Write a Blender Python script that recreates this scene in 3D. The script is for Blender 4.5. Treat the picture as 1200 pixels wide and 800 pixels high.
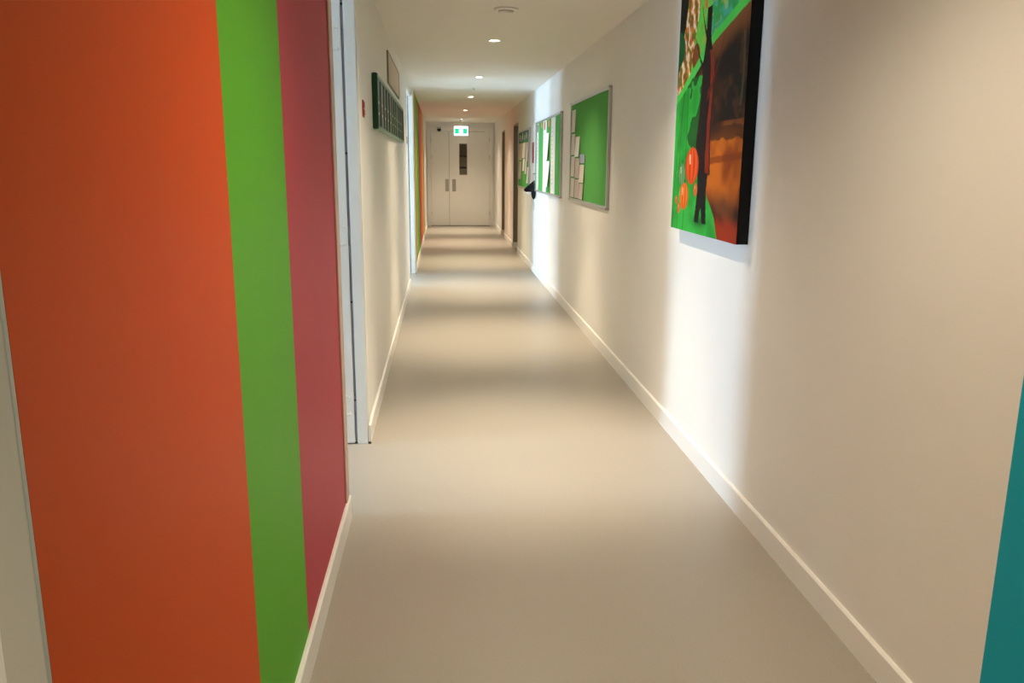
import bpy, bmesh, math, random
from mathutils import Matrix, Vector

# ------------------------------------------------------------------ clear
for o in list(bpy.data.objects):
    bpy.data.objects.remove(o, do_unlink=True)
S = bpy.context.scene
C = S.collection
random.seed(7)

# ------------------------------------------------------------------ camera
# calibrated from the corridor's own vanishing points (image 1200 x 800)
CAM_H = 1.45
vp_far, vp_down = Vector((518.5 - 600, 192.5 - 400)), Vector((570 - 600, 4810 - 400))
FPX = math.sqrt(-vp_far.dot(vp_down))
ya = Vector((vp_far.x, vp_far.y, FPX)).normalized()
dn = Vector((vp_down.x, vp_down.y, FPX))
dn = (dn - ya * ya.dot(dn)).normalized()
za = -dn
xa = ya.cross(za)
cam = bpy.data.cameras.new('camera')
cam_o = bpy.data.objects.new('camera', cam)
C.objects.link(cam_o)
cam.sensor_width = 36
cam.lens = FPX / 1200 * 36
cam.clip_start = .02
cam_o.matrix_world = Matrix((
    (xa.x, -xa.y, -xa.z, 0), (ya.x, -ya.y, -ya.z, 0), (za.x, -za.y, -za.z, CAM_H), (0, 0, 0, 1)))
S.camera = cam_o

# ------------------------------------------------------------------ sky, daylight, exposure
W = bpy.data.worlds.new('sky'); S.world = W
W.use_nodes = True
bg = W.node_tree.nodes['Background']
bg.inputs[0].default_value = (.50, .74, 1.0, 1)
bg.inputs[1].default_value = 12.5
S.view_settings.view_transform = 'Standard'
S.view_settings.look = 'None'
S.view_settings.gamma = 1
S.view_settings.use_curve_mapping = False
S.view_settings.exposure = 2.6
BEAM_W, SPILL_W, LOBBY_W = 46.0, 20.0, 30.0
WARM = (1.0, .84, .63)

XL, XR, ZC, YE = -.407, 1.242, 2.42, 19.90
XL2 = -.379              # the left wall stands a little proud past the second doorway
# wall planes, ceiling, end wall

# ------------------------------------------------------------------ materials
MATS = {}
def mat(name, col, rough=.6, spec=.5, noise=0, nscale=8, bump=0, bscale=200, metal=0, emit=None, estr=0, trans=0):
    if name in MATS: return MATS[name]
    m = bpy.data.materials.new(name); m.use_nodes = True
    nt = m.node_tree; b = nt.nodes['Principled BSDF']
    b.inputs['Base Color'].default_value = (*col, 1)
    b.inputs['Roughness'].default_value = rough
    b.inputs['Specular IOR Level'].default_value = spec
    b.inputs['Metallic'].default_value = metal
    if trans: b.inputs['Transmission Weight'].default_value = trans
    if noise or bump:
        tc = nt.nodes.new('ShaderNodeTexCoord')
    if noise:
        n = nt.nodes.new('ShaderNodeTexNoise'); n.inputs['Scale'].default_value = nscale
        n.inputs['Detail'].default_value = 5
        nt.links.new(tc.outputs['Object'], n.inputs['Vector'])
        r = nt.nodes.new('ShaderNodeMapRange')
        r.inputs['From Min'].default_value = .3; r.inputs['From Max'].default_value = .7
        r.inputs['To Min'].default_value = 1 - noise; r.inputs['To Max'].default_value = 1 + noise
        nt.links.new(n.outputs['Fac'], r.inputs['Value'])
        mx = nt.nodes.new('ShaderNodeVectorMath'); mx.operation = 'SCALE'
        mx.inputs[0].default_value = col
        nt.links.new(r.outputs['Result'], mx.inputs['Scale'])
        nt.links.new(mx.outputs[0], b.inputs['Base Color'])
    if bump:
        n2 = nt.nodes.new('ShaderNodeTexNoise'); n2.inputs['Scale'].default_value = bscale
        nt.links.new(tc.outputs['Object'], n2.inputs['Vector'])
        bp = nt.nodes.new('ShaderNodeBump'); bp.inputs['Strength'].default_value = bump
        bp.inputs['Distance'].default_value = .001
        nt.links.new(n2.outputs['Fac'], bp.inputs['Height'])
        nt.links.new(bp.outputs[0], b.inputs['Normal'])
    if emit:
        b.inputs['Emission Color'].default_value = (*emit, 1)
        b.inputs['Emission Strength'].default_value = estr
    MATS[name] = m
    return m

wall_p = dict(rough=.5, spec=.15, noise=.012, nscale=3, bump=.12, bscale=260)
M_WALL = mat('wall_paint_white', (.80, .775, .73), **wall_p)
M_CEIL = mat('ceiling_paint', (.84, .81, .75), rough=.8, spec=.2, noise=.01)
M_ORANGE = mat('wall_paint_orange', (.68, .078, .003), **wall_p)
M_GREEN = mat('wall_paint_green', (.105, .42, .014), **wall_p)
M_CRIMSON = mat('wall_paint_crimson', (.50, .048, .078), **wall_p)
M_TEAL = mat('wall_paint_teal', (.006, .36, .48), **wall_p)
M_OLIVE = mat('wall_paint_olive', (.40, .30, .05), **wall_p)
M_YELLOW = mat('wall_paint_yellow', (.75, .42, .06), **wall_p)
M_RED = mat('wall_paint_red_orange', (.65, .12, .04), **wall_p)
M_BLUSH = mat('trim_paint_blush', (.62, .44, .36), rough=.5)
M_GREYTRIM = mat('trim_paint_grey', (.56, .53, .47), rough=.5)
M_TRIM = mat('trim_gloss_white', (.82, .80, .76), rough=.32, spec=.5)
M_DOORW = mat('door_gloss_white', (.84, .82, .77), rough=.35, spec=.5, noise=.01)
M_DOORG = mat('door_frame_grey', (.25, .215, .165), rough=.45)
M_ALU = mat('brushed_aluminium', (.55, .55, .54), rough=.38, metal=.8)
M_STEEL = mat('satin_steel', (.42, .39, .36), rough=.45, metal=.6)
M_DARK = mat('dark_rubber', (.02, .02, .022), rough=.5)
M_GAP = mat('gap_grey', (.34, .34, .40), rough=.6)
M_FELT = mat('green_felt', (.10, .36, .085), rough=.95, spec=.1, noise=.06, nscale=180, bump=.4, bscale=900)
M_PAPER = mat('white_paper', (.82, .81, .78), rough=.7, noise=.03, nscale=14)
M_PAPERB = mat('cream_paper', (.66, .61, .52), rough=.7, noise=.05, nscale=14)
M_PAPERP = mat('pink_grey_paper', (.55, .46, .42), rough=.7, noise=.12, nscale=18)
M_PAPERBL = mat('blue_grey_paper', (.32, .40, .50), rough=.7, noise=.08, nscale=18)
M_INK = mat('grey_print', (.35, .34, .33), rough=.8)
M_TAGO = mat('orange_card', (.60, .22, .05), rough=.6)
M_TAGR = mat('red_card', (.60, .07, .04), rough=.6)
M_TAGK = mat('black_card', (.04, .04, .05), rough=.6)
M_REDP = mat('red_plastic', (.38, .035, .035), rough=.4)
M_TEALH = mat('teal_card', (.035, .15, .11), rough=.6)
M_RACK = mat('green_lacquer', (.012, .06, .022), rough=.35, spec=.3)
M_RACKL = mat('pale_green_lacquer', (.13, .27, .13), rough=.35, spec=.3)
M_PANE = mat('glossy_dark_green_pane', (.012, .05, .02), rough=.3, spec=.25)
M_PANEB = mat('glossy_brown_pane', (.06, .035, .02), rough=.3, spec=.25)
M_PANET = mat('glossy_teal_pane', (.03, .10, .09), rough=.3, spec=.25)
M_PANEL = mat('beige_print', (.58, .47, .36), rough=.6, noise=.10, nscale=6)
M_BLACKF = mat('black_canvas_edge', (.006, .006, .006), rough=.6, spec=.2)
M_BLACKC = mat('black_cloth', (.008, .008, .010), rough=.9, spec=.1)
M_WHITEP = mat('white_plastic', (.78, .77, .74), rough=.45)
M_GLASS = mat('window_glass', (.9, .95, .95), rough=.02, trans=1)
M_LENS = mat('lamp_lens', (1, 1, 1), rough=.4, emit=(1.0, .90, .74), estr=6)
M_EXITW = mat('exit_white', (.9, .95, .93), rough=.4, emit=(.85, 1.0, .95), estr=.42)
M_EXITG = mat('exit_green', (.0, .5, .25), rough=.4, emit=(.0, .62, .26), estr=.20)
M_SHADE = mat('shadow_gap_black', (.03, .027, .022), rough=.9)  # black standing for shade in narrow gaps at the floor

def floor_mat():
    m = bpy.data.materials.new('linoleum_beige'); m.use_nodes = True
    nt = m.node_tree; b = nt.nodes['Principled BSDF']
    tc = nt.nodes.new('ShaderNodeTexCoord')
    n1 = nt.nodes.new('ShaderNodeTexNoise'); n1.inputs['Scale'].default_value = 1.6; n1.inputs['Detail'].default_value = 6
    n2 = nt.nodes.new('ShaderNodeTexNoise'); n2.inputs['Scale'].default_value = 160; n2.inputs['Detail'].default_value = 2
    vor = nt.nodes.new('ShaderNodeTexVoronoi'); vor.inputs['Scale'].default_value = 1.7; vor.inputs['Randomness'].default_value = 1
    for n in (n1, n2, vor): nt.links.new(tc.outputs['Object'], n.inputs['Vector'])
    r1 = nt.nodes.new('ShaderNodeValToRGB')
    r1.color_ramp.elements[0].position = .3; r1.color_ramp.elements[0].color = (.335, .302, .254, 1)
    r1.color_ramp.elements[1].position = .7; r1.color_ramp.elements[1].color = (.353, .318, .268, 1)
    nt.links.new(n1.outputs['Fac'], r1.inputs[0])
    mr = nt.nodes.new('ShaderNodeMapRange'); mr.inputs['To Min'].default_value = .95; mr.inputs['To Max'].default_value = 1.05
    mr.inputs['From Min'].default_value = .3; mr.inputs['From Max'].default_value = .7
    nt.links.new(n2.outputs['Fac'], mr.inputs['Value'])
    # rare small dark scuff specks
    lt = nt.nodes.new('ShaderNodeMapRange'); lt.inputs['From Min'].default_value = .006; lt.inputs['From Max'].default_value = .011
    lt.inputs['To Min'].default_value = .45; lt.inputs['To Max'].default_value = 1
    nt.links.new(vor.outputs['Distance'], lt.inputs['Value'])
    mu = nt.nodes.new('ShaderNodeMath'); mu.operation = 'MULTIPLY'
    nt.links.new(mr.outputs[0], mu.inputs[0]); nt.links.new(lt.outputs[0], mu.inputs[1])
    sc = nt.nodes.new('ShaderNodeVectorMath'); sc.operation = 'SCALE'
    nt.links.new(r1.outputs[0], sc.inputs[0]); nt.links.new(mu.outputs[0], sc.inputs['Scale'])
    nt.links.new(sc.outputs[0], b.inputs['Base Color'])
    rr = nt.nodes.new('ShaderNodeMapRange'); rr.inputs['To Min'].default_value = .34; rr.inputs['To Max'].default_value = .42
    nt.links.new(n1.outputs['Fac'], rr.inputs['Value']); nt.links.new(rr.outputs[0], b.inputs['Roughness'])
    b.inputs['Specular IOR Level'].default_value = .42
    return m
M_FLOOR = floor_mat()

# ------------------------------------------------------------------ helpers
def add_box(bm, a, b, mi=0, bevel=0, seg=2):
    x0, x1 = sorted((a[0], b[0])); y0, y1 = sorted((a[1], b[1])); z0, z1 = sorted((a[2], b[2]))
    g = bmesh.ops.create_cube(bm, size=1)
    vs = g['verts']
    for v in vs:
        v.co = Vector(((x0 + x1) / 2 + v.co.x * (x1 - x0), (y0 + y1) / 2 + v.co.y * (y1 - y0), (z0 + z1) / 2 + v.co.z * (z1 - z0)))
    fs = {f for v in vs for f in v.link_faces}
    for f in fs: f.material_index = mi
    if bevel:
        es = {e for f in fs for e in f.edges}
        r = bmesh.ops.bevel(bm, geom=list(es), offset=bevel, segments=seg, affect='EDGES', profile=.5)
        for f in r['faces']: f.material_index = mi
def add_lathe(bm, prof, seg=28, center=(0, 0, 0), axis='z'):
    """prof: list of (r, h); revolve about the axis through center"""
    rings = []
    for r, hh in prof:
        ring = []
        for i in range(seg):
            a = 2 * math.pi * i / seg
            p = (r * math.cos(a), r * math.sin(a), hh)
            if axis == 'x': p = (hh, r * math.cos(a), r * math.sin(a))
            if axis == 'y': p = (r * math.cos(a), hh, r * math.sin(a))
            ring.append(bm.verts.new(Vector(p) + Vector(center)))
        rings.append(ring)
    for k in range(len(rings) - 1):
        for i in range(seg):
            j = (i + 1) % seg
            bm.faces.new((rings[k][i], rings[k][j], rings[k + 1][j], rings[k + 1][i]))
    bm.faces.new(rings[0]); bm.faces.new(rings[-1])
    bmesh.ops.recalc_face_normals(bm, faces=bm.faces[:])
def obj(name, bm, mats, parent=None, smooth=False):
    me = bpy.data.meshes.new(name); bm.to_mesh(me); bm.free()
    for m in (mats if isinstance(mats, (list, tuple)) else [mats]): me.materials.append(m)
    if smooth:
        for p in me.polygons: p.use_smooth = True
    o = bpy.data.objects.new(name, me); C.objects.link(o)
    if parent:
        o.parent = parent
        if parent.type == 'EMPTY' or parent.location.length:
            o.matrix_parent_inverse = Matrix.Translation(-world_loc(parent))
    return o
def world_loc(o):
    l = o.location.copy()
    return l
def box(name, a, b, m, parent=None, bevel=0):
    bm = bmesh.new(); add_box(bm, a, b, 0, bevel)
    return obj(name, bm, m, parent)
def empty(name, loc):
    o = bpy.data.objects.new(name, None); C.objects.link(o); o.location = loc
    o.empty_display_size = .05
    return o
def tag(o, label, cat, group=None):
    o['label'] = label; o['category'] = cat
    if group: o['group'] = group
    return o
def struct(o, label=None, cat=None):
    o['kind'] = 'structure'
    if label: o['label'] = label
    if cat: o['category'] = cat
    return o

# ------------------------------------------------------------------ room shell
X_ROOM, Y_BACK = -6.10, -4.0
struct(box('floor', (X_ROOM - .3, Y_BACK - .2, -.12), (XR + .3, YE + 2.4, 0), M_FLOOR),
       'beige glossy linoleum floor running down the corridor', 'floor')
struct(box('ceiling', (X_ROOM - .3, Y_BACK - .2, ZC), (XR + .3, YE + 2.4, ZC + .15), M_CEIL),
       'cream painted corridor ceiling with recessed downlights', 'ceiling')

D1 = (3.23, 4.20)          # doorway on the left, near
D2 = (9.85, 11.12)         # doorway on the left, further on
R1 = (13.68, 14.60)        # recessed doors on the right
R2 = (16.62, 17.42)
DH = 2.34                  # door opening height

# left wall: painted stripes are faces of the one wall
bm = bmesh.new()
TL = XL - .12
mats = [M_WALL, M_ORANGE, M_GREEN, M_CRIMSON, M_OLIVE, M_RED, M_YELLOW]
def wl(y0, y1, mi, z0=0, z1=ZC): add_box(bm, (TL, y0, z0), (XL if y0 < 11 else XL2, y1, z1), mi)
wl(.785, 1.617, 1); wl(1.617, 2.203, 2); wl(2.203, D1[0], 3)
wl(D1[0], D1[1], 0, DH, ZC)
wl(D1[1], D2[0], 0)
wl(D2[0], D2[1], 0, DH, ZC)
wl(D2[1], 11.45, 0); wl(11.45, 12.35, 4); wl(12.35, 13.45, 2); wl(13.45, 14.2, 3); wl(14.2, 15.6, 5); wl(15.6, 17.0, 6)
wl(17.0, YE, 0)
struct(obj('wall_left', bm, mats), 'long left wall with orange, green and crimson painted stripes', 'wall')

# right wall: white, teal at the near end, two recessed doors further on
bm = bmesh.new()
mats = [M_WALL, M_TEAL]
def wr(y0, y1, mi, z0=0, z1=ZC): add_box(bm, (XR, y0, z0), (XR + .14, y1, z1), mi)
wr(Y_BACK, 1.602, 1); wr(1.602, R1[0], 0); wr(R1[0], R1[1], 0, 2.13, ZC)
wr(R1[1], R2[0], 0); wr(R2[0], R2[1], 0, 2.13, ZC); wr(R2[1], YE, 0)
struct(obj('wall_right', bm, mats), 'long white right wall with a teal painted end', 'wall')

# end wall with the double door opening, small vestibule behind it
DX0, DX1, DTOP = -.36, 1.20, 2.30
bm = bmesh.new()
add_box(bm, (TL, YE, 0), (DX0, YE + .14, ZC)); add_box(bm, (DX1, YE, 0), (XR + .14, YE + .14, ZC))
add_box(bm, (DX0, YE, DTOP), (DX1, YE + .14, ZC))
struct(obj('wall_end', bm, M_WALL), 'white end wall around the double doors', 'wall')
bm = bmesh.new()
add_box(bm, (TL, YE + 2.2, 0), (XR + .14, YE + 2.3, ZC))
add_box(bm, (TL - .1, YE + .14, 0), (TL, YE + 2.3, ZC)); add_box(bm, (XR + .14, YE + .14, 0), (XR + .24, YE + 2.3, ZC))
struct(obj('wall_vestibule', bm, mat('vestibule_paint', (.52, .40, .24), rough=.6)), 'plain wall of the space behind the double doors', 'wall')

# lobby around and behind the camera, side rooms that let the daylight in
bm = bmesh.new()
add_box(bm, (X_ROOM, Y_BACK - .12, 0), (XR + .14, Y_BACK, ZC))
struct(obj('wall_back', bm, M_WALL), 'plain white wall behind the lobby', 'wall')
bm = bmesh.new()
add_box(bm, (X_ROOM, .86, 0), (TL, .98, ZC))
struct(obj('wall_lobby', bm, M_WALL), 'warm lit white wall around the corner of the orange wall', 'wall')
bm = bmesh.new()
add_box(bm, (X_ROOM, 5.90, 0), (TL, 6.02, ZC)); add_box(bm, (X_ROOM, 15.6, 0), (TL, 15.72, ZC))
struct(obj('wall_partition', bm, M_WALL), 'white partition walls between the side rooms', 'wall')

# outside wall with real window openings
WINS = [(3.43, .95), (7.75, .38), (10.40, 1.5), (13.55, 1.25)]
WZ0, WZ1 = .55, 2.25
bm = bmesh.new()
edges = [Y_BACK - .12]
for c, w in WINS: edges += [c - w / 2, c + w / 2]
edges.append(YE + 2.3)
for i in range(0, len(edges), 2): add_box(bm, (X_ROOM - .16, edges[i], 0), (X_ROOM, edges[i + 1], ZC))
for c, w in WINS:
    add_box(bm, (X_ROOM - .16, c - w / 2, 0), (X_ROOM, c + w / 2, WZ0)); add_box(bm, (X_ROOM - .16, c - w / 2, WZ1), (X_ROOM, c + w / 2, ZC))
struct(obj('wall_outside', bm, M_WALL), 'outside wall of the side rooms with tall windows', 'wall')
for k, (c, w) in enumerate(WINS):
    win = struct(empty('window_%d' % (k + 1), (X_ROOM - .08, c, WZ0)), 'tall white framed window of a side room', 'window')
    t = .045
    for a, b in (((c - w/2, WZ0), (c - w/2 + t, WZ1)), ((c + w/2 - t, WZ0), (c + w/2, WZ1)),
                 ((c - w/2 + t, WZ0), (c + w/2 - t, WZ0 + t)), ((c - w/2 + t, WZ1 - t), (c + w/2 - t, WZ1))):
        box('window_frame', (X_ROOM - .11, a[0], a[1]), (X_ROOM - .05, b[0], b[1]), M_TRIM, win, .004)
    box('window_sill', (X_ROOM - .05, c - w/2 - .03, WZ0 - .025), (X_ROOM + .05, c + w/2 + .03, WZ0), M_TRIM, win, .004)
    la = bpy.data.lights.new('sky_portal', 'AREA'); la.shape = 'RECTANGLE'; la.size = WZ1 - WZ0; la.size_y = w
    la.cycles.is_portal = True
    lo = bpy.data.objects.new('sky_portal', la); C.objects.link(lo)
    lo.location = (X_ROOM - .17, c, (WZ0 + WZ1) / 2); lo.rotation_euler = (0, -math.pi / 2, 0)

# baseboards: 12 mm thick, bevelled top edge
BH, BT = .10, .013
def baseboard(name, x, side, spans, label):
    bm = bmesh.new()
    for sp_ in spans:
        y0, y1 = sp_[:2]
        if len(sp_) > 2: x = sp_[2]
        pts = [(x, 0), (x + side * BT, 0), (x + side * BT, BH - .006), (x + side * (BT - .006), BH), (x, BH)]
        a = [bm.verts.new((p[0], y0, p[1])) for p in pts]; b = [bm.verts.new((p[0], y1, p[1])) for p in pts]
        n = len(pts)
        for i in range(n): bm.faces.new((a[i], a[(i + 1) % n], b[(i + 1) % n], b[i]))
        bm.faces.new(a); bm.faces.new(b)
    bmesh.ops.recalc_face_normals(bm, faces=bm.faces[:])
    return struct(obj(name, bm, M_TRIM), label, 'baseboard')
baseboard('baseboard_left', XL, 1, [(.777, D1[0] + .005), (D1[1] - .03, D2[0]), (D2[1] + .02, YE, XL2)], 'white skirting along the left wall')
baseboard('baseboard_right', XR, -1, [(Y_BACK, R1[0]), (R1[1], R2[0]), (R2[1], YE)], 'white skirting along the right wall')
bm = bmesh.new()
add_box(bm, (XL2 + BT, YE - BT, 0), (DX0 + .012, YE, BH)); add_box(bm, (DX1, YE - BT, 0), (XR - BT, YE, BH))
struct(obj('baseboard_end', bm, M_TRIM), 'short white skirting either side of the double doors', 'baseboard')

# corner trims of the left wall
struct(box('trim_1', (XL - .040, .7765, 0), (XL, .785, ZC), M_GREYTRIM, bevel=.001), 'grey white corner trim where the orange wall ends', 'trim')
struct(box('trim_4', (TL, .7775, 0), (XL - .0405, .7849, ZC), M_WALL), 'cream plaster edge beside the grey corner trim', 'trim')
struct(box('trim_2', (XL, D1[0] - .085, BH), (XL + .006, D1[0] + .003, ZC), M_BLUSH, bevel=.002), 'blush coloured corner strip beside the crimson stripe', 'trim')
struct(box('trim_3', (XL - .003, D1[1] - .03, BH), (XL + .004, D1[1] + .05, ZC), M_TRIM, bevel=.002), 'thin white corner bead beside the open white door', 'trim')

# ------------------------------------------------------------------ open doors in the left wall
def side_door(n, y0, y1, label, hinge_z, XJ=XL):
    d = struct(empty('door_%d' % n, (XL - .06, y1, 0)), label, 'door')
    yj = y1 - .04
    x1 = XJ - .002
    box('jamb', (x1 - .054, yj, 0), (x1, y1, DH), M_DOORW, d, .002)                 # far jamb, faces the camera
    box('gap_fill', (x1 - .068, yj + .014, .012), (x1 - .054, y1, DH), M_GAP, d)  # filler whose grey carries the shaded tone of the open hinge gap
    box('jamb', (TL, y0, 0), (XL - .008, y0 + .03, DH), M_DOORW, d, .002)
    box('head', (TL, y0 + .03, DH - .03), (XL - .002, yj, DH), M_DOORW, d, .002)
    xl = x1 - .068
    leaf = box('door_leaf', (xl - .90, yj, .006), (xl, yj + .044, DH - .04), M_DOORW, d, .002)
    # hinges with paired screws on the leaf, pins in the gap
    for z in hinge_z:
        bm = bmesh.new()
        add_lathe(bm, [(.0062, z - .05), (.0062, z + .05)], 14, (x1 - .061, yj + .012, 0))
        hg = obj('hinge', bm, M_GAP, d, True)
        for i, (dx, dz) in enumerate(((-.018, .045), (-.034, .050), (-.018, -.045), (-.034, -.050))):
            bm = bmesh.new()
            add_lathe(bm, [(.0080, -.0030), (.0070, -.0046), (.004, -.0056)], 12, (xl + dx, yj + .0022, z + dz), 'y')
            obj('screw', bm, M_TRIM, leaf, True)
    for z in (2.19, 1.50, .76, .24):
        bm = bmesh.new(); add_lathe(bm, [(.0055, -.008), (.0045, -.010)], 10, (x1 - .061, yj + .012, z), 'y')
        obj('pin', bm, M_DARK, d)
    box('foot_shade', (XJ - .001, yj - .003, 0), (XJ + .014, yj + .009, .008), M_SHADE, d)  # tiny black block drawn as the shadow at the skirting end
    # lever handle on the leaf, out of sight inside the room
    bm = bmesh.new(); add_box(bm, (xl - .86, yj - .012, .98), (xl - .81, yj, 1.14), 0, .004)
    add_box(bm, (xl - .84, yj - .055, 1.08), (xl - .825, yj - .012, 1.095), 0, .003); add_box(bm, (xl - .84, yj - .06, 1.08), (xl - .72, yj - .045, 1.095), 0, .003)
    obj('lever_handle', bm, M_STEEL, leaf)
    return d
side_door(1, D1[0], D1[1], 'white door standing open beside the crimson stripe', (2.03, 1.10, .21))
side_door(2, D2[0], D2[1], 'white door standing open before the far stripes', (2.05, 1.15, .20), XL2)

# recessed grey doors on the right
for n, (y0, y1) in ((3, R1), (4, R2)):
    d = struct(empty('door_%d' % n, (XR + .09, y1, 0)), ['grey framed door in the right wall past the notice boards',
               'grey framed door in the right wall closest to the double doors'][n - 3], 'door')
    box('jamb', (XR, y1 - .03, 0), (XR + .10, y1, 2.13), M_DOORG, d, .002)
    box('jamb', (XR, y0, 0), (XR + .10, y0 + .03, 2.13), M_DOORG, d, .002)
    box('head', (XR, y0 + .03, 2.10), (XR + .10, y1 - .03, 2.13), M_DOORG, d, .002)
    leaf = box('door_leaf', (XR + .10, y0, 0), (XR + .138, y1, 2.13), M_DOORG, d, .002)
    box('threshold_block', (XR, y1 - .045, 0), (XR + .10, y1 - .03, BH), M_TRIM, d, .003)
    bm = bmesh.new(); add_lathe(bm, [(.02, -.0), (.02, -.045), (.012, -.05)], 16, (XR + .10, y0 + .09, 1.0), 'x')
    obj('door_knob', bm, M_STEEL, leaf, True)

# ------------------------------------------------------------------ double doors at the end
d5 = struct(empty('door_5', (.42, YE, 0)), 'white double doors with a narrow glass panel at the corridor end', 'door')
FY = YE - .025
box('jamb', (DX0, FY, 0), (-.275, YE + .12, DTOP), M_DOORW, d5, .004)
box('jamb', (1.13, FY, 0), (DX1, YE + .12, DTOP), M_DOORW, d5, .004)
box('head', (-.275, FY, 2.215), (1.13, YE + .12, DTOP), M_DOORW, d5, .004)
YL = YE + .01
lf = box('door_leaf', (-.270, YL, .012), (.155, YL + .045, 2.21), M_DOORW, d5, .003)
bm = bmesh.new()
VX0, VX1, VZ0, VZ1 = .398, .588, 1.205, 1.935
add_box(bm, (.163, YL, .012), (VX0, YL + .045, 2.21)); add_box(bm, (VX1, YL, .012), (1.125, YL + .045, 2.21))
add_box(bm, (VX0, YL, .012), (VX1, YL + .045, VZ0)); add_box(bm, (VX0, YL, VZ1), (VX1, YL + .045, 2.21))
rf = obj('door_leaf', bm, M_DOORW, d5)
box('vision_panel', (VX0, YL + .018, VZ0), (VX1, YL + .024, VZ1), M_GLASS, rf)
bm = bmesh.new()
for a, b in (((VX0, VZ0), (VX0 + .012, VZ1)), ((VX1 - .012, VZ0), (VX1, VZ1)), ((VX0, VZ0), (VX1, VZ0 + .012)), ((VX0, VZ1 - .012), (VX1, VZ1))):
    add_box(bm, (a[0], YL - .006, a[1]), (b[0], YL + .018, b[1]))
obj('glazing_bead', bm, M_STEEL, rf)
for z in (1.645, 1.375):
    box('glazing_bar', (VX0 + .012, YL + .002, z - .022), (VX1 - .012, YL + .014, z + .022), M_DARK, rf)
for x0, pp in ((.062, lf), (.228, rf)):
    hp = box('pull_plate', (x0, YL - .008, .82), (x0 + .085, YL, 1.105), M_STEEL, pp, .002)
box('meeting_strip', (.155, YL + .02, .012), (.163, YL + .04, 2.21), M_GAP, d5)
box('foot_gap_shade', (-.275, YL + .004, 0), (1.13, YL + .04, .012), M_SHADE, d5)  # shade under the leaves, made as a black strip
for x in (-.268, 1.124):
    for z in (2.02, 1.62, .3):
        bm = bmesh.new(); add_lathe(bm, [(.009, z - .05), (.009, z + .05)], 12, (x, YL - .004, 0))
        obj('hinge', bm, M_ALU, d5, True)
# closer arm above the right leaf
bm = bmesh.new(); add_box(bm, (.62, YL - .012, 2.205), (1.0, YL, 2.225), 0, .003); obj('closer_rail', bm, M_STEEL, d5)

# ------------------------------------------------------------------ ceiling fittings
def downlight_mesh():
    bm = bmesh.new()
    add_lathe(bm, [(.036, 0), (.050, -.001), (.050, -.004), (.044, -.007), (.036, -.003)], 32)
    ring = bpy.data.meshes.new('trim_ring'); bm.to_mesh(ring); bm.free(); ring.materials.append(M_WHITEP)
    bm = bmesh.new(); add_lathe(bm, [(.037, -.0005), (.037, -.0035), (.020, -.0042)], 32)
    lens = bpy.data.meshes.new('lens'); bm.to_mesh(lens); bm.free(); lens.materials.append(M_LENS)
    return ring, lens
RING, LENS = downlight_mesh()
def spot(power, size=112, blend=.75):
    l = bpy.data.lights.new('lamp', 'SPOT'); l.energy = power; l.color = WARM
    l.spot_size = math.radians(size); l.spot_blend = blend; l.shadow_soft_size = .022
    return l
SP_BEAM, SP_SPILL, SP_LOB = spot(BEAM_W, 62, 1), spot(SPILL_W, 124, 1), spot(LOBBY_W, 130, .8)
def downlight(x, y, lamp, label, group):
    d = tag(empty('recessed_downlight', (x, y, ZC)), label, 'downlight', group)
    for nm, me in (('trim_ring', RING), ('lens', LENS)):
        o = bpy.data.objects.new(nm, me); C.objects.link(o); o.parent = d
    for la in lamp:
        l = bpy.data.objects.new('lamp', la); C.objects.link(l); l.parent = d; l.location = (0, 0, -.012)
for y, where in ((4.02, 'over the open white door and canvas picture'), (6.85, 'just past the smoke detector'),
                 (9.65, 'just before the sprinkler head'), (12.42, 'just past the sprinkler head'),
                 (15.45, 'over the far painted stripes'), (18.40, 'just before the exit sign')):
    downlight(.425, y, (SP_BEAM, SP_SPILL), 'small round recessed downlight ' + where, 'corridor downlights')
downlight(.425, 1.70, (spot(BEAM_W * .10, 62, 1), spot(SPILL_W * .85, 140, 1)), 'small round recessed downlight over the near orange and green stripes', 'corridor downlights')
for x, y, where in ((-1.35, -.35, 'in the lobby around the corner of the orange wall'), (.42, -2.2, 'in the lobby beside the teal wall')):
    downlight(x, y, (SP_LOB,), 'small round recessed downlight ' + where, 'lobby downlights')
downlight(.42, YE + 1.2, (spot(4),), 'unseen added lamp lighting the space behind the double doors', 'added vestibule lamps')  # invented lamp, keeps the space behind the glass from going dark

sd = tag(empty('smoke_detector', (.415, 5.50, ZC)), 'shallow round white smoke detector on the ceiling', 'smoke detector')
bm = bmesh.new(); add_lathe(bm, [(.078, 0), (.078, -.010), (.072, -.014)], 40, (.415, 5.50, ZC)); obj('base', bm, M_CEIL, sd)
bm = bmesh.new(); add_lathe(bm, [(.050, -.014), (.048, -.024), (.030, -.032), (.008, -.034)], 40, (.415, 5.50, ZC)); obj('cover', bm, M_CEIL, sd, True)
sp = tag(empty('sprinkler_head', (.42, 10.95, ZC)), 'tiny pale sprinkler head on the ceiling between two downlights', 'sprinkler')
bm = bmesh.new(); add_lathe(bm, [(.030, 0), (.030, -.004), (.012, -.008)], 24, (.42, 10.95, ZC)); obj('collar', bm, M_WHITEP, sp)
bm = bmesh.new(); add_lathe(bm, [(.008, -.008), (.008, -.022), (.016, -.023), (.016, -.026)], 20, (.42, 10.95, ZC)); obj('deflector', bm, M_ALU, sp)

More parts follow.
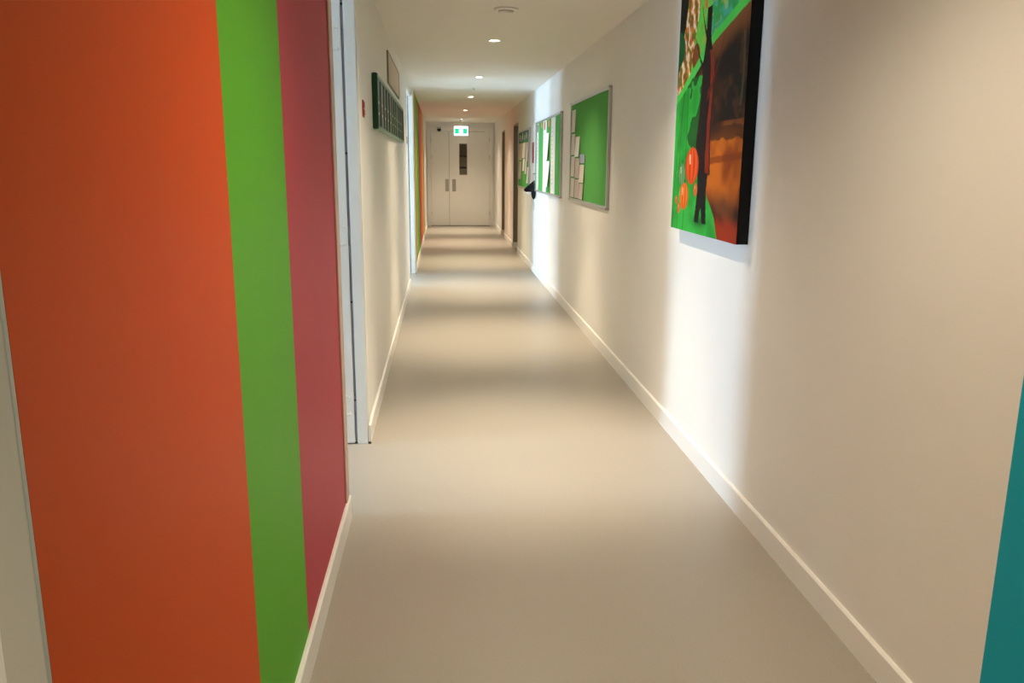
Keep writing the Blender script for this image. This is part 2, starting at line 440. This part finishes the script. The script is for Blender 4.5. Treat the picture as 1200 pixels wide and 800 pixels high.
# exit sign hanging below the ceiling
EX, EY, EZ = .425, 18.95, 2.185
ex = tag(empty('exit_sign', (EX, EY, ZC)), 'lit white exit sign with two green squares above the double doors', 'exit sign')
body = box('housing', (EX - .158, EY, EZ - .100), (EX + .158, EY + .035, EZ + .104), M_EXITW, ex, .006)
for x0, x1 in ((-.140, -.045), (.045, .135)):
    box('green_panel', (EX + x0, EY - .002, EZ - .060), (EX + x1, EY + .002, EZ + .056), M_EXITG, body, .001)
bm = bmesh.new(); add_box(bm, (EX - .008, EY - .002, EZ - .015), (EX + .010, EY + .002, EZ + .016), 0, .002); obj('mark', bm, mat('exit_mark', (.2, .55, .45), emit=(.3, .8, .65), estr=.2), body)
bm = bmesh.new(); add_lathe(bm, [(.010, EZ + .104), (.010, ZC - .012), (.035, ZC - .010), (.035, ZC)], 18, (EX, EY + .018, 0)); obj('stem', bm, M_WHITEP, ex)
# dark dome sensor on the door head
dm = tag(empty('dome_camera', (-.07, FY, 2.27)), 'small black dome camera on a grey bracket over the double doors', 'camera')
box('bracket', (-.115, FY - .07, 2.265), (-.025, FY, 2.305), M_GREYTRIM, dm, .004)
bm = bmesh.new(); add_lathe(bm, [(.047, 2.265), (.047, 2.245), (.040, 2.222), (.024, 2.206), (.006, 2.202)], 24, (-.07, FY - .05, 0)); obj('dome', bm, M_DARK, dm, True)

# ------------------------------------------------------------------ artwork on the right wall
def lerp(a, b, t): return tuple(a[i] + (b[i] - a[i]) * t for i in range(3))
def sst(a, b, x):
    t = max(0, min(1, (x - a) / (b - a))); return t * t * (3 - 2 * t)
_h = {}
def vn(x, y, s):
    def g(i, j):
        k = (i, j, s)
        if k not in _h: _h[k] = random.Random(i * 7349 + j * 9151 + s * 131).random()
        return _h[k]
    i, j = math.floor(x), math.floor(y); fx, fy = x - i, y - j
    fx, fy = fx * fx * (3 - 2 * fx), fy * fy * (3 - 2 * fy)
    return (g(i, j) * (1 - fx) + g(i + 1, j) * fx) * (1 - fy) + (g(i, j + 1) * (1 - fx) + g(i + 1, j + 1) * fx) * fy
def fbm(x, y, s): return .55 * vn(x, y, s) + .3 * vn(x * 2.1, y * 2.1, s + 1) + .15 * vn(x * 4.3, y * 4.3, s + 2)
def paint(u, v):
    """generic garden picture: lawn, gourds, a slender dark tree, foliage and an earthen bank"""
    n = fbm(u * 6, v * 8, 1); n2 = fbm(u * 16, v * 20, 5); n3 = fbm(u * 30, v * 36, 9)
    # right: earthen bank with a dark hollow, glowing ground, red foot
    c = lerp((.15, .040, .012), (.030, .010, .006), sst(.35, .65, n))
    if v > .42:
        hol = sst(.60, .72, u + .10 * (n - .5)) * (1 - sst(.64, .74, v - .10 * (u - .8)))
        c = lerp(c, lerp((.010, .007, .006), (.055, .022, .010), sst(.5, .7, n2)), hol)
        ring = abs(u - .96 + .9 * (v - .58) ** 2)
        if ring < .012 and .46 < v < .70: c = lerp(c, (.10, .085, .04), .6)
    glow = sst(.10, .19, v + .07 * (n - .5)) * (1 - sst(.34, .42, v + .05 * (n - .5)))
    c = lerp(c, lerp((.55, .13, .010), (.26, .045, .006), sst(.3, .7, n)), glow)
    if .355 < v + .02 * (n2 - .5) < .40: c = lerp(c, (.03, .012, .008), .75)
    if abs(v - .285 - .04 * (u - .7)) < .012: c = lerp(c, (.20, .035, .006), .7)
    c = lerp(c, (.34, .028, .008), (1 - sst(.04, .10, v + .03 * (n - .5))))
    # upper part: foliage over a bright rising bough
    K = ((0, .53), (.08, .55), (.55, .72), (.91, .79), (1.01, .805))
    line = .8
    for (a, p), (b, q) in zip(K, K[1:]):
        if a <= u <= b: line = p + (q - p) * (u - a) / (b - a)
    dv = v - line
    if dv > 0:
        f = lerp((.05, .34, .03), (.14, .55, .06), sst(.35, .65, n))
        if u > .5: f = lerp((.03, .30, .06), (.06, .36, .22), sst(.45, .6, n2))
        if n3 > .66: f = lerp(f, (.40, .42, .05), .7)
        edge = .10 + (v - .58) * .42
        d = u - edge
        if abs(d) < .10 + .03 * (n - .5):
            w = math.sin(u * 60 + v * 46 + n2 * 11)
            f = lerp(lerp((.62, .10, .012), (.80, .30, .04), n3), (.88, .70, .48), sst(.35, .95, w))
            if w < -.35: f = lerp((.30, .03, .01), (.10, .22, .02), n3)
        elif d < 0: f = (.004, .006, .005) if v > .80 or n < .42 else (.008, .06, .016)
        if ((u + .02) / .13) ** 2 + ((v - .73) / .075) ** 2 < 1: f = (.006, .095, .022)
        if u > .36 and u < .44 and v > .84: f = lerp(f, (.62, .14, .03), sst(.4, .6, n3))
        if ((u - .30) / .060) ** 2 + ((v - .68) / .050) ** 2 < 1: f = lerp((.30, .09, .015), (.16, .035, .008), n3)
        c = f
    elif dv > -.11 and u > .52: c = lerp((.20, .065, .018), c, sst(.02, .11, -dv))
    if abs(dv) < .016 + .006 * n: c = lerp((.05, .45, .04), (.10, .62, .09), n)
    # lower left: lawn
    E = ((0, .75), (.08, .69), (.15, .57), (.26, .44), (.60, .42))
    le = 0
    for (a, p), (b, q) in zip(E, E[1:]):
        if a <= v <= b: le = p + (q - p) * (v - a) / (b - a)
    if dv < -.014 and u < le + .012 * (n2 - .5):
        c = lerp((.014, .25, .024), (.036, .46, .055), sst(.25, .75, n))
        for g in (.10 + .25 * (v - .2) ** 2, .215 - .02 * v, .02 + .4 * v * v):
            if abs(u - g) < .005: c = lerp(c, (.008, .10, .012), .7)
        c = lerp(c, (.006, .06, .012), .85 * math.exp(-((u - .47) / .13) ** 2 - ((v - .05) / .028) ** 2))
        if u > .13 and v > .36 - .3 * (u - .2) and n > .52: c = lerp(c, (.010, .035, .010), .85)
    # tree: slender dark trunk, rust coloured on one side, forked root, boughs reaching up
    cu = .49 + .012 * math.sin(v * 14)
    hw = .085 + .03 * (1 - sst(.20, .62, v)) + .012 * (n2 - .5)
    if v > .62: hw = .085 - .050 * sst(.62, .74, v)
    if .225 < v < .84 and abs(u - cu) < hw:
        t = (u - cu) / hw
        c = lerp((.008, .005, .006), (.020, .009, .008), n3)
        if v < .68 and t > .38 + .2 * (n - .5): c = lerp((.15, .014, .006), (.32, .034, .012), n2)
        if v < .58 and t > .86: c = (.02, .008, .006)
    if v <= .235:
        for e, w in ((.425, .030), (.555, .030)):
            cc = .495 + (e - .495) * sst(0, 1, 1 - v / .235)
            if abs(u - cc) < w + .05 * (v / .235) ** 2 and v > .045: c = (.008, .008, .009)
    for e, v0, ln, ht in ((-1, .58, .20, .17), (1, .52, .22, .20), (-1, .72, .12, .14)):
        a = (u - cu) * e / ln
        if 0 < a < 1 and abs(v - v0 - ht * a ** 1.4) < .016 * (1.2 - a): c = (.012, .007, .007) if e < 0 else (.10, .014, .008)
    # gourds
    for gu, gv, ru, rv, ca, cb in ((.322, .262, .108, .072, (.82, .10, .012), (.36, .025, .006)),
                                   (.210, .140, .078, .055, (.86, .21, .016), (.46, .05, .008)),
                                   (.157, .228, .060, .045, (.16, .34, .13), (.03, .13, .03)),
                                   (.080, .120, .024, .018, (.75, .18, .03), (.4, .05, .01)),
                                   (.130, .088, .026, .022, (.75, .18, .03), (.4, .05, .01)),
                                   (.398, .170, .032, .026, (.70, .20, .04), (.4, .05, .01))):
        a, b = (u - gu) / ru, (v - gv) / rv
        q = a * a + b * b
        if q < 1:
            rib = .5 + .5 * math.cos(a / max(.3, math.sqrt(max(.04, 1 - b * b))) * 10)
            c = lerp(cb, ca, .2 + .8 * rib * (1 - .45 * q * q))
            if abs(a + .28 + .1 * b) < .09 and abs(b - .35) < .28: c = lerp(c, (.95, .70, .55), .65)
        elif abs(a - .1 * b) < .12 and .9 <= b < 1.28: c = (.02, .09, .02)
    return c
AY0, AY1, AZ0, AZ1, AXF = 3.252, 4.228, 1.137, 2.335, 1.192
art = tag(empty('canvas_picture', (XR, (AY0 + AY1) / 2, AZ0)), 'large deep edged canvas print of a dark tree, green lawn and orange gourds', 'picture')
box('canvas_edge', (AXF + .001, AY0, AZ0), (XR, AY1, AZ1), M_BLACKF, art, .002)
NU, NV = 190, 240
bm = bmesh.new(); vl = bm.verts.layers.float_color.new('print')
grid = []
for j in range(NV + 1):
    row = []
    for i in range(NU + 1):
        u, v = i / NU, j / NV
        p = bm.verts.new((AXF, AY1 + (AY0 - AY1) * u, AZ0 + (AZ1 - AZ0) * v)); p[vl] = (*(k_ * .85 for k_ in paint(u, v)), 1); row.append(p)
    grid.append(row)
for j in range(NV):
    for i in range(NU):
        bm.faces.new((grid[j][i], grid[j][i + 1], grid[j + 1][i + 1], grid[j + 1][i]))
bmesh.ops.recalc_face_normals(bm, faces=bm.faces[:])
M_ART = bpy.data.materials.new('canvas_print'); M_ART.use_nodes = True
nt = M_ART.node_tree; b = nt.nodes['Principled BSDF']
at = nt.nodes.new('ShaderNodeAttribute'); at.attribute_name = 'print'
nt.links.new(at.outputs['Color'], b.inputs['Base Color']); b.inputs['Roughness'].default_value = .55; b.inputs['Specular IOR Level'].default_value = .08
po = obj('printed_face', bm, M_ART, art)
if po.data.polygons[0].normal.x > 0:
    po.data.flip_normals()

# ------------------------------------------------------------------ notice boards and what is pinned on them
def board(y0, y1, z0, z1, label, felt=M_FELT):
    t = tag(empty('notice_board', (XR, (y0 + y1) / 2, z0)), label, 'notice board')
    fw, xf = .022, XR - .016
    box('felt_panel', (xf + .003, y0 + fw * .5, z0 + fw * .5), (XR, y1 - fw * .5, z1 - fw * .5), felt, t)
    for a, b in (((y0, z0), (y0 + fw, z1)), ((y1 - fw, z0), (y1, z1)), ((y0 + fw, z0), (y1 - fw, z0 + fw)), ((y0 + fw, z1 - fw), (y1 - fw, z1))):
        box('frame_rail', (XR - .024, a[0], a[1]), (XR, b[0], b[1]), M_ALU, t, .003)
    for y in (y0 - .002, y1 - .014):
        for z in (z0 - .002, z1 - .014): box('corner_cap', (XR - .027, y, z), (XR, y + .016, z + .016), M_STEEL, t, .002)
    return xf + .003
def sheet(name, m, xf, y0, y1, z0, z1, label, group, curl=0, cat='paper', bottom=0, lines=0):
    """a pinned sheet, its near edge or its foot curling off the felt"""
    bm = bmesh.new(); n, k = 8, 5; th = .0012
    def off(a, b): return .0012 + curl * a ** 2.2 + bottom * (1 - b) ** 1.3
    f = []; r = []
    for j in range(k + 1):
        fr = []; br = []
        for i in range(n + 1):
            a, b = i / n, j / k
            y, z, x = y1 + (y0 - y1) * a, z0 + (z1 - z0) * b, xf - off(a, b)
            fr.append(bm.verts.new((x - th, y, z))); br.append(bm.verts.new((x, y, z)))
        f.append(fr); r.append(br)
    for j in range(k):
        for i in range(n):
            bm.faces.new((f[j][i], f[j][i+1], f[j+1][i+1], f[j+1][i])); bm.faces.new((r[j][i], r[j+1][i], r[j+1][i+1], r[j][i+1]))
    for i in range(n):
        bm.faces.new((f[0][i], r[0][i], r[0][i+1], f[0][i+1])); bm.faces.new((f[k][i], f[k][i+1], r[k][i+1], r[k][i]))
    for j in range(k):
        bm.faces.new((f[j][0], f[j+1][0], r[j+1][0], r[j][0])); bm.faces.new((f[j][n], r[j][n], r[j+1][n], f[j+1][n]))
    bmesh.ops.recalc_face_normals(bm, faces=bm.faces[:])
    o = obj(name, bm, m, None, True); o.data.polygons.foreach_set('use_smooth', [False] * len(o.data.polygons))
    tag(o, label, cat, group)
    for q in range(lines):      # illegible rows of print
        zz = z1 - (z1 - z0) * (.12 + .8 * q / lines)
        wy = (y1 - y0) * (.45 + .3 * random.random())
        box('print_row', (xf - .0012 - th - .0006, y1 - (y1 - y0) * .08, zz - .006), (xf - .0012 - th + .0004, y1 - (y1 - y0) * .08 - wy * .55, zz), M_INK, o)
    return o

# nearest board: almost bare green felt, papers down its far side
x1 = board(6.12, 7.95, 1.125, 2.02, 'green felt notice board, mostly bare with papers down one side')
G1 = 'papers on the mostly bare notice board'
zs = [1.155, 1.345, 1.545, 1.75, 1.965]
for q in range(4):
    sheet('paper_sheet', M_PAPERB, x1, 7.68, 7.90, zs[q], zs[q + 1] - .014, 'cream paper in the outermost column of the mostly bare board, ' + ['lowest', 'second from the bottom', 'second from the top', 'topmost'][q], G1, .002, lines=4, bottom=.006)
zs = [1.155, 1.335, 1.525, 1.715]
for q in range(3):
    sheet('paper_sheet', M_PAPERP if q != 2 else M_PAPER, x1, 7.42, 7.665, zs[q], zs[q + 1] - .012,
          'pinkish paper in the middle column of the mostly bare board, ' + ['lowest', 'under the bright one', ''][q] if q != 2 else 'bright white curled paper topping the middle column of the mostly bare board', G1 if q != 2 else None, .003, lines=4, bottom=.010 if q == 2 else .004)
sheet('paper_sheet', M_PAPERBL, x1, 7.13, 7.41, 1.468, 1.545, 'narrow blue grey slip pinned on the mostly bare board', None, .004)
sheet('paper_sheet', M_PAPERB, x1, 7.15, 7.405, 1.30, 1.455, 'cream leaflet under the blue grey slip on the notice board', None, .004, lines=3, bottom=.008)
lo = sheet('paper_sheet', M_PAPERP, x1, 7.19, 7.41, 1.152, 1.29, 'pinkish leaflet with red marks at the foot of the notice board', None, .003, lines=2, bottom=.008)
for yy in (7.37, 7.30): box('red_mark', (x1 - .0036, yy - .03, 1.16), (x1 - .0020, yy, 1.20), M_TAGR, lo)

# middle board: paper columns and two drooping sheets
x2 = board(8.60, 10.94, 1.11, 1.99, 'green felt notice board striped with long pale paper columns')
G2 = 'long paper columns on the striped notice board'
def column(y0, y1, m, label):
    o = sheet('paper_column', m, x2, y0, y1, 1.135, 1.965, label, None, .002, lines=14)
    return o
column(10.61, 10.88, M_PAPERB, 'long cream paper column under the black tag on the striped board')
column(9.83, 10.16, M_PAPER, 'long white paper column under the red tag on the striped board')
column(9.05, 9.42, M_PAPERB, 'long plain cream paper column beside the widest green strip')
xo = x2 - .0045
def card(y0, y1, z0, z1, m, label): sheet('heading_card', m, xo if m in (M_TAGK, M_TAGR) else x2, y0, y1, z0, z1, label, None, .001, 'card')
card(10.66, 10.78, 1.86, 1.95, M_TAGK, 'small black heading card on the striped notice board')
card(10.28, 10.42, 1.90, 1.955, M_TAGO, 'small orange brown heading card on green beside the black one')
card(9.93, 10.06, 1.86, 1.955, M_TAGR, 'small red heading card on the striped notice board')
card(9.54, 9.70, 1.88, 1.955, M_TAGO, 'wider orange brown heading card on green beside the red one')
sheet('paper_sheet', M_PAPER, xo, 9.58, 9.86, 1.51, 1.815, 'white sheet swinging off the striped board, upper of two', None, 0, bottom=.022)
sheet('paper_sheet', M_PAPER, xo, 9.50, 9.88, 1.20, 1.495, 'white sheet swinging off the striped board, lower of two', None, 0, bottom=.028)

# far board: teal header with pale cut-out shapes, many sheets
x3 = board(11.78, 13.50, 1.10, 1.965, 'crowded notice board with a dark teal header near the grey doors')
hd = sheet('header_banner', M_TEALH, x3, 11.83, 13.45, 1.79, 1.94, 'dark teal banner with pale cut-out shapes on the crowded board', None, .001, 'banner')
for k in range(6):      # rounded pale shapes, too blurred in the photograph to read
    yc = 13.25 - k * .245 - (.06 if k > 2 else 0)
    bm = bmesh.new(); s = .036 + .010 * (k % 3)
    add_lathe(bm, [(s * .55, 0), (s * .55, -.001), (s, -.001), (s, 0)] if k % 2 else [(.012, 0), (s, -.0002), (s, -.001), (.012, -.001)], 14, (x3 - .0022, yc, 1.862 + .012 * (-1) ** k), 'x')
    if not k % 2: add_box(bm, (x3 - .0034, yc - .015, 1.825), (x3 - .0024, yc + .015, 1.912))
    obj('cut_out_shape', bm, M_PAPER, hd)
G3 = 'sheets on the crowded notice board'
for (ya_, yb_, za_, zb_, m, lab) in (
    (12.82, 13.40, 1.52, 1.775, M_PAPERP, 'pinkish sheet under the teal banner beside the grey door'),
    (12.32, 12.78, 1.55, 1.775, M_PAPERB, 'cream sheet under the middle of the teal banner'),
    (11.88, 12.28, 1.50, 1.770, M_PAPERP, 'pinkish sheet under the teal banner toward the red sign'),
    (12.90, 13.38, 1.23, 1.505, M_PAPERP, 'lower pinkish sheet on the crowded board beside the grey door'),
    (12.42, 12.70, 1.36, 1.540, M_PAPER, 'small white sheet in the middle of the crowded board'),
    (12.10, 12.36, 1.32, 1.535, M_PAPERB, 'small cream sheet low on the crowded board'),
    (11.86, 12.06, 1.19, 1.42, M_PAPER, 'white sheet at the lower corner above the black bag')):
    sheet('paper_sheet', m, x3, ya_, yb_, za_, zb_, lab, None, .003, lines=3, bottom=.01)

# red sign plate and black bag on a hook between the boards
rs = tag(empty('red_sign', (XR, 11.40, 1.47)), 'narrow upright red sign plate on the white wall', 'sign')
box('plate', (XR - .006, 11.31, 1.475), (XR, 11.50, 1.752), M_REDP, rs, .002)
for z in (1.49, 1.737):
    bm = bmesh.new(); add_lathe(bm, [(.006, -.006), (.006, -.0085), (.003, -.0095)], 12, (XR, 11.405, z), 'x'); obj('screw', bm, M_ALU, rs)
bg_ = tag(empty('black_bag', (XR, 11.30, 1.02)), 'black cloth bag slung from a cord on the white wall', 'bag')
def cloth_lobe(name, pts, m, thick, parent):
    """pts: outline (y,z) around a centre; puffed lens-shaped cloth lobe standing off the wall"""
    bm = bmesh.new()
    n = len(pts); cy = sum(p[0] for p in pts) / n; cz = sum(p[1] for p in pts) / n
    rings = []
    for s, dx in ((1, .004), (1, .5), (.8, .86), (.45, 1.0)):
        rings.append([bm.verts.new((XR - thick * dx * (p[2] if len(p) > 2 else 1) - .004, cy + (p[0] - cy) * s, cz + (p[1] - cz) * s)) for p in pts])
    for k in range(3):
        for i in range(n):
            j = (i + 1) % n; bm.faces.new((rings[k][i], rings[k][j], rings[k + 1][j], rings[k + 1][i]))
    bm.faces.new(rings[0]); bm.faces.new(rings[-1])
    bmesh.ops.recalc_face_normals(bm, faces=bm.faces[:])
    o = obj(name, bm, m, parent)
    md = o.modifiers.new('round', 'SUBSURF'); md.levels = md.render_levels = 1
    return o
cloth_lobe('bag_body', [(11.08, 1.262, .10), (11.20, 1.245, .25), (11.42, 1.19, .75), (11.60, 1.125, 1.15), (11.66, 1.075, 1.35), (11.52, 1.072, 1.2), (11.24, 1.088, .75), (11.06, 1.10, .35), (11.02, 1.18, .15)], M_BLACKC, .095, bg_)
cloth_lobe('bag_flap', [(11.20, 1.115, .9), (11.05, 1.13, .5), (10.94, 1.12, .3), (10.96, 1.07, .4), (11.05, .995, .7), (11.09, .99, .8), (11.15, 1.06, .9)], M_BLACKC, .06, bg_)
cloth_lobe('lining', [(11.50, 1.085), (11.22, 1.10), (11.18, 1.07), (11.30, 1.04), (11.52, 1.06)], M_PAPER, .10, bg_)
bm = bmesh.new(); add_lathe(bm, [(.004, .85), (.004, 1.34)], 8, (XR - .012, 11.13, 0)); obj('cord', bm, M_GREYTRIM, bg_)
bm = bmesh.new(); add_lathe(bm, [(.014, 0), (.014, -.006), (.006, -.010), (.006, -.030), (.009, -.034)], 14, (XR, 11.13, 1.335), 'x'); obj('hook', bm, M_STEEL, bg_)

# ------------------------------------------------------------------ left wall: green photo frame, beige panel, switches
RY0, RY1, RZ0, RZ1 = 5.02, 8.28, 1.652, 1.972
rk = tag(empty('photo_display_frame', (XL, (RY0 + RY1) / 2, RZ0)), 'long dark green display frame with a row of glossy upright panels', 'display frame')
XF = XL + .034
box('backboard', (XL, RY0 + .01, RZ0 + .01), (XL + .014, RY1 - .01, RZ1 - .01), M_RACK, rk)
box('side_rail', (XL, RY0, RZ0), (XF, RY0 + .04, RZ1), M_RACK, rk, .008)
box('side_rail', (XL, RY1 - .04, RZ0), (XF, RY1, RZ1), M_RACK, rk, .008)
box('top_rail', (XL, RY0 + .04, RZ1 - .022), (XF, RY1 - .04, RZ1), M_RACKL, rk, .005)
box('bottom_rail', (XL, RY0 + .04, RZ0), (XF, RY1 - .04, RZ0 + .022), M_RACKL, rk, .005)
NP = 11; pw = (RY1 - RY0 - .08) / NP
for i in range(NP):
    ya_ = RY0 + .04 + i * pw
    pn = box('panel', (XL + .014, ya_ + .02, RZ0 + .022), (XL + .022, ya_ + pw - .02, RZ1 - .022), [M_PANE, M_PANEB, M_PANE, M_PANE, M_PANEB, M_PANE, M_PANE, M_PANET][i % 8], rk)
    for z in ((RZ0 + .10), (RZ0 + .165)):
        box('reflection_dot', (XL + .022, ya_ + .165, z - .007), (XL + .024, ya_ + .215, z + .007), M_PAPER, pn)  # white squares painted as reflections on the glossy panel
    box('pale_strip', (XL + .022, ya_ + pw - .052, RZ0 + .024), (XL + .0232, ya_ + pw - .022, RZ1 - .024), M_PAPERB if i % 3 == 1 else M_RACKL, pn)
    if i: box('mullion', (XL + .014, ya_ - .011, RZ0 + .022), (XL + .029, ya_ + .011, RZ1 - .022), M_RACK, rk, .004)

bp = tag(empty('wall_panel', (XL, 7.22, 2.05)), 'beige print in a thin dark frame above the green display frame', 'picture')
box('print', (XL, 6.47, 2.055), (XL + .010, 8.0, 2.27), M_PANEL, bp)
for a, b in (((6.45, 2.045), (6.47, 2.28)), ((8.0, 2.045), (8.02, 2.28)), ((6.47, 2.045), (8.0, 2.055)), ((6.47, 2.27), (8.0, 2.28))):
    box('frame_rail', (XL, a[0], a[1]), (XL + .013, b[0], b[1]), M_DOORG, bp, .001)

def switch(y, z, m, label):
    s = tag(empty('wall_switch', (XL, y, z)), label, 'switch')
    box('plate', (XL, y - .036, z - .043), (XL + .006, y + .036, z + .043), m, s, .002)
    box('rocker', (XL + .006, y - .02, z + .004), (XL + .010, y + .02, z + .034), m, s, .002)
    box('rocker', (XL + .006, y - .02, z - .034), (XL + .010, y + .02, z - .004), m, s, .002)
switch(4.42, 1.728, M_REDP, 'small red switch plate beside the open white door')
switch(9.70, 1.72, mat('dusky_plastic', (.40, .25, .21), rough=.4), 'small dusky pink switch plate past the green display frame')
